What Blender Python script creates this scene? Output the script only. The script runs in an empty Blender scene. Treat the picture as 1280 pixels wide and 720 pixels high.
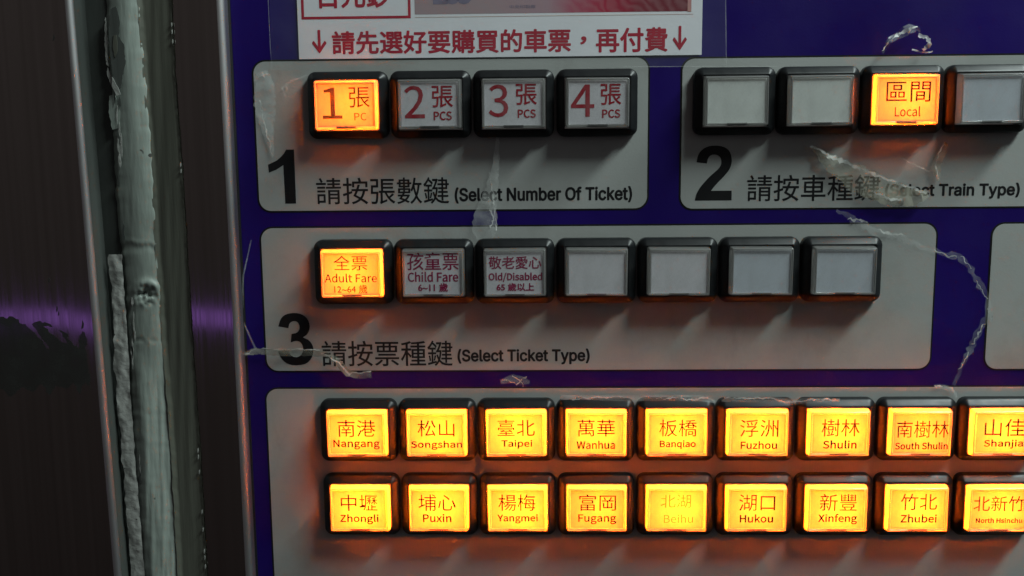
import bpy, bmesh, math, random
from mathutils import Vector, Matrix, noise

scene = bpy.context.scene
COL = scene.collection
MM = 0.001
ZOFF = 1.2                       # the panel centre stands 1.2 m above the floor

# ------------------------------------------------------------------ camera
F_PX, DIST = 1300.0, 315.44      # focal length in pixels of a 1280 wide picture, distance in mm
PITCH, YAW, ROLL = 0.15034509, 0.02601776, -0.00930304


def cam_rot():
    p, y, r = PITCH, YAW, ROLL
    rx = Matrix(((1, 0, 0), (0, math.cos(p), -math.sin(p)), (0, math.sin(p), math.cos(p))))
    ry = Matrix(((math.cos(y), 0, math.sin(y)), (0, 1, 0), (-math.sin(y), 0, math.cos(y))))
    rz = Matrix(((math.cos(r), -math.sin(r), 0), (math.sin(r), math.cos(r), 0), (0, 0, 1)))
    return rz @ rx @ ry


RC = cam_rot()
# panel frame: x right, y up, h out of the panel (mm); world = (x, -h, y)
PANEL = Matrix(((1, 0, 0, 0), (0, 0, -1, 0), (0, 1, 0, ZOFF), (0, 0, 0, 1)))
cam_data = bpy.data.cameras.new('camera')
cam_data.sensor_width = 36.0
cam_data.lens = F_PX / 1280.0 * 36.0
cam_data.clip_start = 0.01
cam_data.clip_end = 50.0
cam = bpy.data.objects.new('camera', cam_data)
COL.objects.link(cam)
r0 = Vector((RC[0][0], -RC[0][1], -RC[0][2]))
r1 = -Vector((RC[1][0], -RC[1][1], -RC[1][2]))
r2 = -Vector((RC[2][0], -RC[2][1], -RC[2][2]))
M = Matrix((r0, r1, r2)).transposed().to_4x4()
M.translation = Vector((0, 0, DIST * MM))
cam.matrix_world = PANEL @ M
scene.camera = cam


def at(px, py, h=0.0):
    """point of the plane h mm in front of the panel that shows at pixel px, py of the 1280x720 photo (mm)"""
    d = RC.transposed() @ Vector(((px - 640) / F_PX, (py - 360) / F_PX, 1.0))
    k = (DIST - h) / d.z
    return Vector((d.x * k, -d.y * k, h))


# ------------------------------------------------------------------ world and light
world = bpy.data.worlds.new('World')
scene.world = world
world.use_nodes = True
wn, wl = world.node_tree.nodes, world.node_tree.links
bg = wn['Background']
tc = wn.new('ShaderNodeTexCoord')
sep = wn.new('ShaderNodeSeparateXYZ')
ramp = wn.new('ShaderNodeValToRGB')
mr = wn.new('ShaderNodeMapRange')
mr.inputs['From Min'].default_value = -0.6
mr.inputs['From Max'].default_value = 0.6
wl.new(tc.outputs['Generated'], sep.inputs[0])
wl.new(sep.outputs['Z'], mr.inputs['Value'])
wl.new(mr.outputs[0], ramp.inputs[0])
# the hall is brighter on the right-hand side of the machine
dotp = wn.new('ShaderNodeVectorMath')
dotp.operation = 'DOT_PRODUCT'
dotp.inputs[1].default_value = (0.86, 0.10, 0.50)
side = wn.new('ShaderNodeMapRange')
side.inputs['From Min'].default_value = 0.45
side.inputs['From Max'].default_value = 1.0
addc = wn.new('ShaderNodeMix')
addc.data_type = 'RGBA'
addc.inputs[7].default_value = (0.22, 0.28, 0.30, 1)
wl.new(tc.outputs['Generated'], dotp.inputs[0])
wl.new(dotp.outputs['Value'], side.inputs['Value'])
wl.new(side.outputs[0], addc.inputs[0])
wl.new(ramp.outputs[0], addc.inputs[6])
wl.new(addc.outputs[2], bg.inputs['Color'])
ramp.color_ramp.elements[0].color = (0.012, 0.009, 0.009, 1)
ramp.color_ramp.elements[1].color = (0.058, 0.051, 0.049, 1)
ramp.color_ramp.elements[1].position = 0.75
e = ramp.color_ramp.elements.new(0.30)
e.color = (0.026, 0.022, 0.021, 1)
bg.inputs['Strength'].default_value = 1.0

AREA_W, KEY_W = 8.8, 0.110


def area(name, pos, target, sx, sy, power, colour):
    d = bpy.data.lights.new(name, 'AREA')
    d.shape = 'RECTANGLE'
    d.size, d.size_y = sx, sy
    d.energy = power
    d.color = colour
    o = bpy.data.objects.new(name, d)
    COL.objects.link(o)
    o.location = pos
    o.rotation_euler = (Vector(target) - Vector(pos)).to_track_quat('-Z', 'Y').to_euler()
    return o


# the hall's ceiling lamp, up and to the right of the machine
area('ceiling_lamp', (0.50, -0.235, ZOFF + 0.64), (0.04, 0, ZOFF - 0.05), 0.50, 0.10, AREA_W, (0.86, 1.0, 0.97))
# the purple lit sign whose band mirrors in the steel
area('purple_sign', (-0.9, -1.5, ZOFF - 0.320), (-0.9, 0, ZOFF - 0.320), 1.9, 0.030, 0.08, (0.50, 0.20, 1.0))

scene.view_settings.view_transform = 'Standard'
scene.view_settings.look = 'None'
scene.view_settings.exposure = 0.0
scene.view_settings.gamma = 1.0
scene.render.engine = 'CYCLES'
scene.cycles.use_denoising = True
scene.cycles.max_bounces = 10
scene.cycles.transparent_max_bounces = 24
scene.cycles.sample_clamp_indirect = 25.0


# ------------------------------------------------------------------ materials
def new_mat(name):
    m = bpy.data.materials.new(name)
    m.use_nodes = True
    nt = m.node_tree
    nt.nodes.clear()
    out = nt.nodes.new('ShaderNodeOutputMaterial')
    return m, nt, out


def N(nt, typ, **kw):
    n = nt.nodes.new(typ)
    for k, v in kw.items():
        if k in n.inputs:
            n.inputs[k].default_value = v
        else:
            setattr(n, k, v)
    return n


def noise_ramp(nt, scale, stops, detail=5.0, stretch=(1, 1, 1), coord='Object', rough=0.55):
    t = N(nt, 'ShaderNodeTexCoord')
    mp = N(nt, 'ShaderNodeMapping')
    mp.inputs['Scale'].default_value = stretch
    nz = N(nt, 'ShaderNodeTexNoise', Scale=scale, Detail=detail, Roughness=rough)
    rp = N(nt, 'ShaderNodeValToRGB')
    nt.links.new(t.outputs[coord], mp.inputs[0])
    nt.links.new(mp.outputs[0], nz.inputs['Vector'])
    nt.links.new(nz.outputs['Fac'], rp.inputs[0])
    el = rp.color_ramp.elements
    el[0].position, el[0].color = stops[0][0], (*stops[0][1], 1)
    el[1].position, el[1].color = stops[-1][0], (*stops[-1][1], 1)
    for p, c in stops[1:-1]:
        x = el.new(p)
        x.color = (*c, 1)
    return rp, nz


def pbr(name, stops, scale=60.0, rough=0.5, metal=0.0, spec=0.5, bump=0.0, bump_scale=400.0, stretch=(1, 1, 1),
        bump_stretch=None, rough_var=0.0, specks=None, coat=0.0, grime=None):
    m, nt, out = new_mat(name)
    b = N(nt, 'ShaderNodeBsdfPrincipled', Roughness=rough, Metallic=metal)
    b.inputs['Specular IOR Level'].default_value = spec
    b.inputs['Coat Weight'].default_value = coat
    rp, nz = noise_ramp(nt, scale, stops, stretch=stretch)
    col = rp.outputs[0]
    if grime:                                           # fingered, worn patches and wiped streaks
        for sc, st_, lo, hi in ((26, (1, 1, 1), 0.52, 0.82), (70, (1, 0.35, 1), 0.60, 0.86), (9, (1, 1, 1), 0.55, 0.95)):
            rg, _ = noise_ramp(nt, sc, [(lo, (0, 0, 0)), (hi, (0.55, 0.55, 0.55))], detail=8.0, stretch=st_, rough=0.65)
            mg = N(nt, 'ShaderNodeMix', data_type='RGBA')
            nt.links.new(rg.outputs[0], mg.inputs[0])
            nt.links.new(col, mg.inputs[6])
            mg.inputs[7].default_value = (*grime, 1)
            col = mg.outputs[2]
    if specks:
        sc, thr, c = specks
        rs, _ = noise_ramp(nt, sc, [(thr, (0, 0, 0)), (thr + 0.02, (1, 1, 1))], detail=2.0)
        mx = N(nt, 'ShaderNodeMix', data_type='RGBA')
        nt.links.new(rs.outputs[0], mx.inputs[0])
        nt.links.new(col, mx.inputs[6])
        mx.inputs[7].default_value = (*c, 1)
        col = mx.outputs[2]
    nt.links.new(col, b.inputs['Base Color'])
    if rough_var:
        rr, _ = noise_ramp(nt, scale * 2.3, [(0.3, (rough - rough_var,) * 3), (0.7, (rough + rough_var,) * 3)], stretch=stretch)
        nt.links.new(rr.outputs[0], b.inputs['Roughness'])
    if bump:
        rb, _ = noise_ramp(nt, bump_scale, [(0.2, (0, 0, 0)), (0.8, (1, 1, 1))], stretch=bump_stretch or (1, 1, 1))
        bp = N(nt, 'ShaderNodeBump', Strength=bump, Distance=0.0004)
        nt.links.new(rb.outputs[0], bp.inputs['Height'])
        nt.links.new(bp.outputs[0], b.inputs['Normal'])
    nt.links.new(b.outputs[0], out.inputs[0])
    return m


MT = {}
MT['plate'] = pbr('grey_printed_plate', [(0.25, (0.335, 0.35, 0.335)), (0.55, (0.39, 0.405, 0.39)), (0.8, (0.42, 0.435, 0.42))], 14, 0.42, grime=(0.20, 0.185, 0.155),
                  spec=0.35, bump=0.06, bump_scale=1500, rough_var=0.08, specks=(150, 0.79, (0.10, 0.09, 0.07)))
MT['blue'] = pbr('violet_blue_print', [(0.3, (0.010, 0.0025, 0.096)), (0.7, (0.014, 0.004, 0.135))], 20, 0.45, spec=0.25,
                 bump=0.05, bump_scale=1500, rough_var=0.1, specks=(170, 0.78, (0.004, 0.003, 0.02)))
MT['black_print'] = pbr('black_print', [(0.3, (0.006, 0.006, 0.007)), (0.7, (0.012, 0.012, 0.013))], 90, 0.5, spec=0.3)
MT['bezel'] = pbr('black_bezel_plastic', [(0.3, (0.007, 0.008, 0.009)), (0.7, (0.013, 0.014, 0.015))], 200, 0.36, spec=0.26,
                  rough_var=0.04, specks=(520, 0.80, (0.05, 0.055, 0.055)))
MT['housing'] = pbr('white_lamp_housing', [(0.3, (0.70, 0.69, 0.66)), (0.7, (0.78, 0.77, 0.74))], 100, 0.6)
MT['notch'] = pbr('dark_slot', [(0.3, (0.015, 0.014, 0.013)), (0.7, (0.03, 0.028, 0.025))], 300, 0.6)
MT['paper'] = pbr('notice_paper', [(0.3, (0.74, 0.75, 0.79)), (0.7, (0.80, 0.81, 0.85))], 40, 0.7, spec=0.2, bump=0.05, bump_scale=900)
MT['red_ink'] = pbr('red_ink', [(0.3, (0.36, 0.008, 0.03)), (0.7, (0.44, 0.012, 0.04))], 200, 0.6, spec=0.2)
MT['note_grey'] = pbr('purple_grey_ink', [(0.3, (0.17, 0.15, 0.22)), (0.7, (0.23, 0.20, 0.29))], 300, 0.7, spec=0.1)
MT['note_border'] = pbr('pink_border_ink', [(0.3, (0.47, 0.25, 0.24)), (0.55, (0.50, 0.34, 0.22)), (0.75, (0.52, 0.22, 0.25))], 25, 0.7, spec=0.1)
MT['steel'] = pbr('brushed_stainless_steel', [(0.2, (0.34, 0.32, 0.31)), (0.5, (0.39, 0.37, 0.36)), (0.8, (0.44, 0.42, 0.41))], 90, 0.07, metal=1.0,
                  bump=0.012, bump_scale=300, stretch=(7, 0.06, 1), bump_stretch=(7, 0.10, 1), rough_var=0.03)
MT['steel_edge'] = pbr('rolled_steel_edge', [(0.3, (0.42, 0.41, 0.41)), (0.7, (0.52, 0.51, 0.51))], 60, 0.44, metal=1.0, rough_var=0.05, stretch=(1, 0.2, 1))
MT['gap'] = pbr('dark_gap_filler', [(0.3, (0.036, 0.040, 0.037)), (0.7, (0.068, 0.075, 0.069))], 60, 0.55, spec=0.3,
                bump=0.25, bump_scale=120, stretch=(1, 0.2, 1), bump_stretch=(3, 0.2, 1))
MT['sealant'] = pbr('pale_green_grey_sealant', [(0.25, (0.155, 0.175, 0.155)), (0.5, (0.235, 0.27, 0.242)), (0.75, (0.31, 0.355, 0.32))], 40, 0.45, spec=0.4,
                    bump=0.3, bump_scale=260, stretch=(1, 0.25, 1), bump_stretch=(2, 0.3, 1), specks=(210, 0.74, (0.05, 0.05, 0.045)))
MT['flake'] = pbr('peeling_grey_paint', [(0.25, (0.22, 0.225, 0.21)), (0.7, (0.37, 0.375, 0.35))], 120, 0.55, bump=0.5, bump_scale=500,
                  specks=(260, 0.68, (0.06, 0.05, 0.05)))
MT['smear'] = pbr('olive_sealant_film', [(0.25, (0.060, 0.063, 0.050)), (0.7, (0.108, 0.112, 0.090))], 60, 0.38, spec=0.4, bump=0.35, bump_scale=140,
                  stretch=(1, 0.12, 1), bump_stretch=(4, 0.15, 1))


def film_mat(name, colour, alpha_lo, alpha_hi, rough=0.16, scale=300):
    m, nt, out = new_mat(name)
    b = N(nt, 'ShaderNodeBsdfPrincipled', Roughness=rough)
    b.inputs['Base Color'].default_value = (*colour, 1)
    b.inputs['Specular IOR Level'].default_value = 0.9
    rp, _ = noise_ramp(nt, scale, [(0.35, (alpha_lo,) * 3), (0.7, (alpha_hi,) * 3)])
    nt.links.new(rp.outputs[0], b.inputs['Alpha'])
    nt.links.new(b.outputs[0], out.inputs[0])
    return m


MT['soot'] = film_mat('black_grease_smear', (0.018, 0.019, 0.016), 0.55, 0.97, 0.6, 160)
MT['film'] = film_mat('clear_tape', (0.55, 0.58, 0.56), 0.035, 0.075, 0.25, 60)
MT['film_crumple'] = film_mat('crumpled_clear_tape', (0.80, 0.83, 0.80), 0.13, 0.40, 0.20, 110)
MT['film_thin'] = film_mat('thin_torn_tape', (0.75, 0.78, 0.76), 0.05, 0.22, 0.2, 120)
MT['film_glint'] = film_mat('tape_fold_glint', (0.88, 0.90, 0.86), 0.25, 0.85, 0.22, 260)  # glints on the creases, painted as whiter and more opaque film
MT['film_yellow'] = film_mat('yellowed_tape', (0.42, 0.405, 0.32), 0.24, 0.66, 0.22, 120)


def label_mat(name, col, trans, mixfac, var=0.06, scale=45):
    m, nt, out = new_mat(name)
    d = N(nt, 'ShaderNodeBsdfDiffuse')
    t = N(nt, 'ShaderNodeBsdfTranslucent')
    rp, _ = noise_ramp(nt, scale, [(0.3, tuple(c * (1 - var) for c in col)), (0.7, col)])
    nt.links.new(rp.outputs[0], d.inputs['Color'])
    t.inputs['Color'].default_value = (*trans, 1)
    mx = N(nt, 'ShaderNodeMixShader', Fac=mixfac)
    nt.links.new(d.outputs[0], mx.inputs[1])
    nt.links.new(t.outputs[0], mx.inputs[2])
    nt.links.new(mx.outputs[0], out.inputs[0])
    return m


MT['label'] = label_mat('label_paper', (0.86, 0.85, 0.89), (0.85, 0.85, 0.85), 0.30)
MT['label_film'] = label_mat('backlit_label_film', (0.86, 0.85, 0.86), (0.185, 0.185, 0.185), 0.82)
MT['label_warm'] = label_mat('blank_label_paper', (0.82, 0.86, 0.82), (0.80, 0.80, 0.80), 0.2, 0.10)
MT['diffuser'] = label_mat('opal_diffuser', (0.78, 0.79, 0.80), (0.95, 0.95, 0.95), 0.6)
MT['diffuser_cool'] = label_mat('cool_opal_diffuser', (0.64, 0.69, 0.75), (0.80, 0.82, 0.85), 0.2)


def ink(name, tint):
    m, nt, out = new_mat(name)
    t = N(nt, 'ShaderNodeBsdfTransparent')
    d = N(nt, 'ShaderNodeBsdfDiffuse')
    rp, _ = noise_ramp(nt, 900, [(0.3, tuple(c * 0.85 for c in tint)), (0.7, tint)])
    nt.links.new(rp.outputs[0], t.inputs['Color'])
    d.inputs['Color'].default_value = (tint[0] * 0.3, tint[1] * 0.3, tint[2] * 0.3, 1)
    mx = N(nt, 'ShaderNodeMixShader', Fac=0.12)
    nt.links.new(t.outputs[0], mx.inputs[1])
    nt.links.new(d.outputs[0], mx.inputs[2])
    nt.links.new(mx.outputs[0], out.inputs[0])
    return m


MT['ink_red'] = pbr('crimson_label_ink', [(0.3, (0.30, 0.010, 0.022)), (0.7, (0.38, 0.014, 0.030))], 300, 0.6, spec=0.1)
MT['ink_orange'] = ink('orange_red_label_ink', (0.13, 0.10, 0.015))
MT['ink_plum'] = pbr('plum_label_ink', [(0.3, (0.24, 0.010, 0.055)), (0.7, (0.30, 0.014, 0.075))], 300, 0.6, spec=0.1)
MT['ink_brown'] = ink('brown_label_ink', (0.012, 0.009, 0.006))
MT['ink_rust'] = ink('rust_label_ink', (0.024, 0.018, 0.010))
MT['ink_faint'] = ink('faded_label_ink', (0.30, 0.34, 0.05))


def glassy(name, tint, gloss_fac, rough, milk=0.0, milk_col=(0.8, 0.8, 0.8)):
    m, nt, out = new_mat(name)
    t = N(nt, 'ShaderNodeBsdfTransparent')
    t.inputs['Color'].default_value = (*tint, 1)
    g = N(nt, 'ShaderNodeBsdfGlossy', Roughness=rough)
    fr = N(nt, 'ShaderNodeFresnel', IOR=1.45)
    # worn plastic: roughness varies a little over the surface
    rr, _ = noise_ramp(nt, 400, [(0.3, (rough * 0.7,) * 3), (0.7, (rough * 1.4,) * 3)])
    nt.links.new(rr.outputs[0], g.inputs['Roughness'])
    mx = N(nt, 'ShaderNodeMixShader')
    ml = N(nt, 'ShaderNodeMath', operation='MULTIPLY')
    ml.inputs[1].default_value = gloss_fac
    nt.links.new(fr.outputs[0], ml.inputs[0])
    nt.links.new(ml.outputs[0], mx.inputs[0])
    base = t.outputs[0]
    if milk:
        a = N(nt, 'ShaderNodeBsdfTranslucent')
        b = N(nt, 'ShaderNodeBsdfDiffuse')
        a.inputs['Color'].default_value = (*milk_col, 1)
        b.inputs['Color'].default_value = (*milk_col, 1)
        ab = N(nt, 'ShaderNodeMixShader', Fac=0.2)
        nt.links.new(a.outputs[0], ab.inputs[1])
        nt.links.new(b.outputs[0], ab.inputs[2])
        mm = N(nt, 'ShaderNodeMixShader', Fac=milk)
        nt.links.new(t.outputs[0], mm.inputs[1])
        nt.links.new(ab.outputs[0], mm.inputs[2])
        base = mm.outputs[0]
    nt.links.new(base, mx.inputs[1])
    nt.links.new(g.outputs[0], mx.inputs[2])
    nt.links.new(mx.outputs[0], out.inputs[0])
    return m


def dusty(m, amount, scale):
    nt = m.node_tree
    out = next(n for n in nt.nodes if n.type == 'OUTPUT_MATERIAL')
    src = out.inputs[0].links[0].from_socket
    rp, _ = noise_ramp(nt, scale, [(0.42, (0, 0, 0)), (0.85, (amount,) * 3)], detail=9.0, stretch=(1, 0.6, 1), rough=0.7)
    d = N(nt, 'ShaderNodeBsdfDiffuse')
    d.inputs['Color'].default_value = (0.42, 0.43, 0.42, 1)
    mx = N(nt, 'ShaderNodeMixShader')
    nt.links.new(rp.outputs[0], mx.inputs[0])
    nt.links.new(src, mx.inputs[1])
    nt.links.new(d.outputs[0], mx.inputs[2])
    nt.links.new(mx.outputs[0], out.inputs[0])


MT['window'] = glassy('clear_cap_window', (0.97, 0.97, 0.97), 0.7, 0.12)
dusty(MT['window'], 0.35, 260)
MT['cap'] = glassy('clear_cap_plastic', (0.80, 0.78, 0.76), 1.0, 0.12, 0.60, (0.74, 0.74, 0.73))


# ------------------------------------------------------------------ object helpers
def props(o, label=None, cat=None, group=None, kind=None):
    if label: o['label'] = label
    if cat: o['category'] = cat
    if group: o['group'] = group
    if kind: o['kind'] = kind
    return o


class Root:
    """a thing's Empty on the panel, with its own frame (mm) for building parts"""
    def __init__(s, name, x, y, ang=0.0, h=0.0):
        s.x, s.y, s.a, s.h = x, y, ang, h
        s.o = bpy.data.objects.new(name, None)
        s.o.empty_display_size = 0.005
        COL.objects.link(s.o)
        s.o.matrix_world = PANEL @ Matrix.Translation(Vector((x, y, h)) * MM) @ Matrix.Rotation(ang, 4, 'Z')

    def loc(s, p):
        dx, dy = p[0] - s.x, p[1] - s.y
        c, n = math.cos(-s.a), math.sin(-s.a)
        return Vector((c * dx - n * dy, n * dx + c * dy, p[2] - s.h if len(p) > 2 else -s.h))


def part(name, mesh, mat, parent):
    o = bpy.data.objects.new(name, mesh)
    COL.objects.link(o)
    if mat and not mesh.materials:
        mesh.materials.append(MT[mat])
    if parent is not None:
        o.parent = parent.o if isinstance(parent, Root) else parent
    return o


def solo(name, mesh, mat, x, y, h=0.0):
    """a thing that is one mesh; the mesh is in the frame of the point x, y, h"""
    o = part(name, mesh, mat, None)
    o.matrix_world = PANEL @ Matrix.Translation(Vector((x, y, h)) * MM)
    return o


def finish(bm, name, smooth=True, angle=35):
    bmesh.ops.recalc_face_normals(bm, faces=bm.faces)
    bmesh.ops.scale(bm, vec=(MM, MM, MM), verts=bm.verts)
    me = bpy.data.meshes.new(name)
    bm.to_mesh(me)
    bm.free()
    if smooth:
        for p in me.polygons: p.use_smooth = True
        me.set_sharp_from_angle(angle=math.radians(angle))
    return me


def rrect(cx, cy, w, h, r, n=6):
    pts = []
    for qx, qy, a0 in ((1, 1, 0), (-1, 1, 90), (-1, -1, 180), (1, -1, 270)):
        for i in range(n + 1):
            a = math.radians(a0 + 90 * i / n)
            pts.append((cx + qx * (w / 2 - r) + r * math.cos(a), cy + qy * (h / 2 - r) + r * math.sin(a)))
    return pts


def loft(bm, rings, close_first=False, close_last=False):
    vs = [[bm.verts.new(p) for p in ring] for ring in rings]
    n = len(rings[0])
    for a, b in zip(vs, vs[1:]):
        for i in range(n):
            bm.faces.new((a[i], a[(i + 1) % n], b[(i + 1) % n], b[i]))
    if close_first: bm.faces.new(vs[0][::-1])
    if close_last: bm.faces.new(vs[-1])


def rings_of(w, h, r, steps, n=6):
    """rounded rectangle rings: steps = (inset, height)"""
    return [[(x, y, z) for x, y in rrect(0, 0, w - 2 * i, h - 2 * i, max(r - i, 0.15), n)] for i, z in steps]


def curve_mesh(name, loops, z0, z1):
    """flat sheet with holes: loops of (x, y) in mm, extruded z0..z1"""
    cu = bpy.data.curves.new(name, 'CURVE')
    cu.dimensions = '2D'
    cu.fill_mode = 'BOTH'
    cu.extrude = (z1 - z0) / 2 * MM
    for lp in loops:
        sp = cu.splines.new('POLY')
        sp.points.add(len(lp) - 1)
        for q, (x, y) in zip(sp.points, lp):
            q.co = (x * MM, y * MM, 0, 1)
        sp.use_cyclic_u = True
    o = bpy.data.objects.new(name, cu)
    COL.objects.link(o)
    dg = bpy.context.evaluated_depsgraph_get()
    me = bpy.data.meshes.new_from_object(o.evaluated_get(dg))
    bpy.data.objects.remove(o)
    bpy.data.curves.remove(cu)
    me.transform(Matrix.Translation((0, 0, (z0 + z1) / 2 * MM)))
    me.name = name
    return me


def bundled(name):
    """one of the interface fonts that come with Blender"""
    try:
        import os
        return bpy.data.fonts.load(os.path.join(bpy.utils.resource_path('LOCAL'), 'datafiles', 'fonts', name))
    except Exception:
        return None


GROTESQUE, HUMANIST = bundled('Inter.woff2'), bundled('Noto Sans CJK Regular.woff2')


def unfold(pts):
    """cut the tiny self-crossing folds of a glyph outline"""
    def cross(a, b, c, d):
        r, q = (b[0] - a[0], b[1] - a[1]), (d[0] - c[0], d[1] - c[1])
        k = r[0] * q[1] - r[1] * q[0]
        if abs(k) < 1e-12: return None
        t = ((c[0] - a[0]) * q[1] - (c[1] - a[1]) * q[0]) / k
        u = ((c[0] - a[0]) * r[1] - (c[1] - a[1]) * r[0]) / k
        return (a[0] + r[0] * t, a[1] + r[1] * t) if 0 < t < 1 and 0 < u < 1 else None
    done = False
    while not done and len(pts) > 8:
        done, n = True, len(pts)
        for i in range(n):
            for d in range(2, 13):
                j = (i + d) % n
                x = cross(pts[i], pts[(i + 1) % n], pts[j], pts[(j + 1) % n])
                if x:
                    rot = pts[i + 1:] + pts[:i + 1]     # starts just after i; the first d points are the fold
                    pts, done = rot[d:] + [x], False
                    break
            if not done: break
    return pts


def text_mesh(name, body, offset=0.0, space=1.0, font=None):
    cu = bpy.data.curves.new(name, 'FONT')
    if font: cu.font = font
    cu.body = body
    cu.size = 1.0
    cu.offset = offset
    cu.space_character = space
    cu.resolution_u = 3
    o = bpy.data.objects.new(name, cu)
    COL.objects.link(o)
    dg = bpy.context.evaluated_depsgraph_get()
    ev = o.evaluated_get(dg)
    if font is GROTESQUE and font:                      # its glyphs overlap themselves: fill each stroke by itself
        loops = []
        for sp in ev.to_curve(dg).splines:
            pts, bp = [], sp.bezier_points
            for i in range(len(bp)):
                p, q = bp[i], bp[(i + 1) % len(bp)]
                for k in range(4):
                    t = k / 4
                    v = p.co * (1 - t) ** 3 + p.handle_right * 3 * t * (1 - t) ** 2 + q.handle_left * 3 * t * t * (1 - t) + q.co * t ** 3
                    if not pts or (Vector(pts[-1]) - v.to_2d()).length > 1e-4: pts.append((v.x, v.y))
            if len(pts) > 2: loops.append(unfold(pts))
        area = lambda l: 0.5 * sum(a[0] * b[1] - b[0] * a[1] for a, b in zip(l, l[1:] + l[:1]))

        def inside(pt, l):
            c = False
            for a, b in zip(l, l[1:] + l[:1]):
                if (a[1] > pt[1]) != (b[1] > pt[1]) and pt[0] < (b[0] - a[0]) * (pt[1] - a[1]) / (b[1] - a[1]) + a[0]: c = not c
            return c
        big = max(loops, key=lambda l: abs(area(l)))
        sgn = area(big) > 0
        outs = [l for l in loops if (area(l) > 0) == sgn]
        hols = [l for l in loops if (area(l) > 0) != sgn]
        b = bmesh.new()
        for i, l in enumerate(outs):
            m_ = curve_mesh('g', [l] + [h for h in hols if inside(h[0], l)], i * 0.004, i * 0.004)
            m_.transform(Matrix.Scale(1 / MM, 4))
            b.from_mesh(m_)
            bpy.data.meshes.remove(m_)
        me = bpy.data.meshes.new(name)
        b.to_mesh(me)
        b.free()
    else:
        me = bpy.data.meshes.new_from_object(ev)
    bpy.data.objects.remove(o)
    bpy.data.curves.remove(cu)
    me.name = name
    return me


def lettering(name, body, box, h, root, parent, mat, offset=0.0, space=1.0, lift=0.03, strike=0.0, font=None):
    """writing fitted to the pixel box (x0, y0, x1, y1) of the photo on the plane h"""
    me = text_mesh(name, body, offset, space, font or (HUMANIST if body.isascii() else None))
    x0, y0, x1, y1 = box
    ym, xm = (y0 + y1) / 2, (x0 + x1) / 2
    a, b = root.loc(at(x0, ym, h)), root.loc(at(x1, ym, h))
    t, d = root.loc(at(xm, y0, h)), root.loc(at(xm, y1, h))
    xs = [v.co.x for v in me.vertices]
    ys = [v.co.y for v in me.vertices]
    sx = (b.x - a.x) / (max(xs) - min(xs))
    sy = (t.y - d.y) / (max(ys) - min(ys))
    z = h - root.h + lift
    for v in me.vertices:
        v.co = Vector(((a.x + (v.co.x - min(xs)) * sx), (d.y + (v.co.y - min(ys)) * sy), z + v.co.z * 0.01)) * MM
    me.materials.clear()
    if strike:                                          # heavier strokes: the print struck again a hair to each side
        b = bmesh.new()
        for k in range(8):
            t_ = me.copy()
            t_.transform(Matrix.Translation(Vector((strike * math.cos(k * math.pi / 4), strike * math.sin(k * math.pi / 4), 0.0012 * k)) * MM))
            b.from_mesh(t_)
            bpy.data.meshes.remove(t_)
        b.to_mesh(me)
        b.free()
    return part(name, me, mat, parent)


DIGIT = {'1': [(1, 1), (1, 0), (.59, 0), (.575, .715), (.30, .63), (.016, .576), (0, .725), (.33, .80), (.61, .925), (.70, 1)],
         '2': [(0, 0), (.03, .10), (.10, .20), (.22, .31), (.42, .455), (.60, .56), (.68, .635), (.70, .70), (.68, .77), (.61, .82), (.505, .838), (.40, .82), (.335, .76), (.31, .675), (.03, .70), (.05, .79), (.11, .88),
               (.22, .95), (.36, .99), (.50, 1), (.62, .997), (.78, .97), (.90, .91), (.965, .82), (.985, .72), (.965, .63), (.90, .54), (.78, .44), (.62, .33), (.50, .235), (.435, .178), (1, .178), (1, 0)],
         '3': [(0, .275), (.29, .31), (.33, .22), (.40, .175), (.50, .155), (.61, .178), (.68, .235), (.71, .32), (.69, .395), (.62, .45), (.53, .468), (.44, .455), (.37, .44), (.40, .60), (.52, .615), (.60, .655), (.635, .72),
               (.62, .785), (.57, .83), (.49, .845), (.40, .825), (.345, .78), (.32, .71), (.04, .745), (.09, .85), (.17, .93), (.30, .98), (.49, 1), (.66, .985), (.80, .935), (.89, .85), (.92, .745), (.89, .65), (.82, .58),
               (.72, .535), (.86, .49), (.96, .41), (1, .305), (.97, .19), (.89, .095), (.75, .025), (.50, 0), (.30, .02), (.16, .075), (.06, .165)]}


def big_numeral(d, box, root, parent):
    x0, x1, y0, y1 = box_of(*box)
    pts = [(x0 - root.x + (x1 - x0) * u, y0 - root.y + (y1 - y0) * v) for u, v in DIGIT[d]]
    sm = []
    n = len(pts)
    for i in range(n):                                  # round the curve between the outline's points, keep the corners
        a, b, c, e = (Vector(pts[(i + k) % n]) for k in (-1, 0, 1, 2))
        sm.append(tuple(b))
        if min((b - a).normalized().dot((c - b).normalized()), (c - b).normalized().dot((e - c).normalized())) > 0.75:
            sm.append(tuple(0.5625 * (b + c) - 0.0625 * (a + e)))
    return part('numeral', curve_mesh('numeral', [sm], 0.17, 0.20), 'black_print', parent)


# ------------------------------------------------------------------ the keys: measured layout (mm)
BW, BH = 24.0, 19.8
ROWS = {1: [(-56.5 + 24.68 * k, 7.85) for k in range(4)],
        2: [(58.0 + 24.5 * k, 7.9) for k in range(4)],
        3: [(-56.4 + 24.6 * k, -42.3) for k in range(7)],
        4: [(-56.4 + 24.62 * k, -92.2) for k in range(9)],
        5: [(-56.2 + 24.62 * k, -116.4) for k in range(9)]}

# ------------------------------------------------------------------ control panel (setting of the keys)
panel = Root('control_panel', 40.0, -50.0)
props(panel.o, 'violet blue ticket machine front panel with pale grey numbered sections', 'control panel')


def box_of(l, t, r, b):
    ym, xm = (t + b) / 2, (l + r) / 2
    return at(l, ym).x, at(r, ym).x, at(xm, b).y, at(xm, t).y


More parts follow.
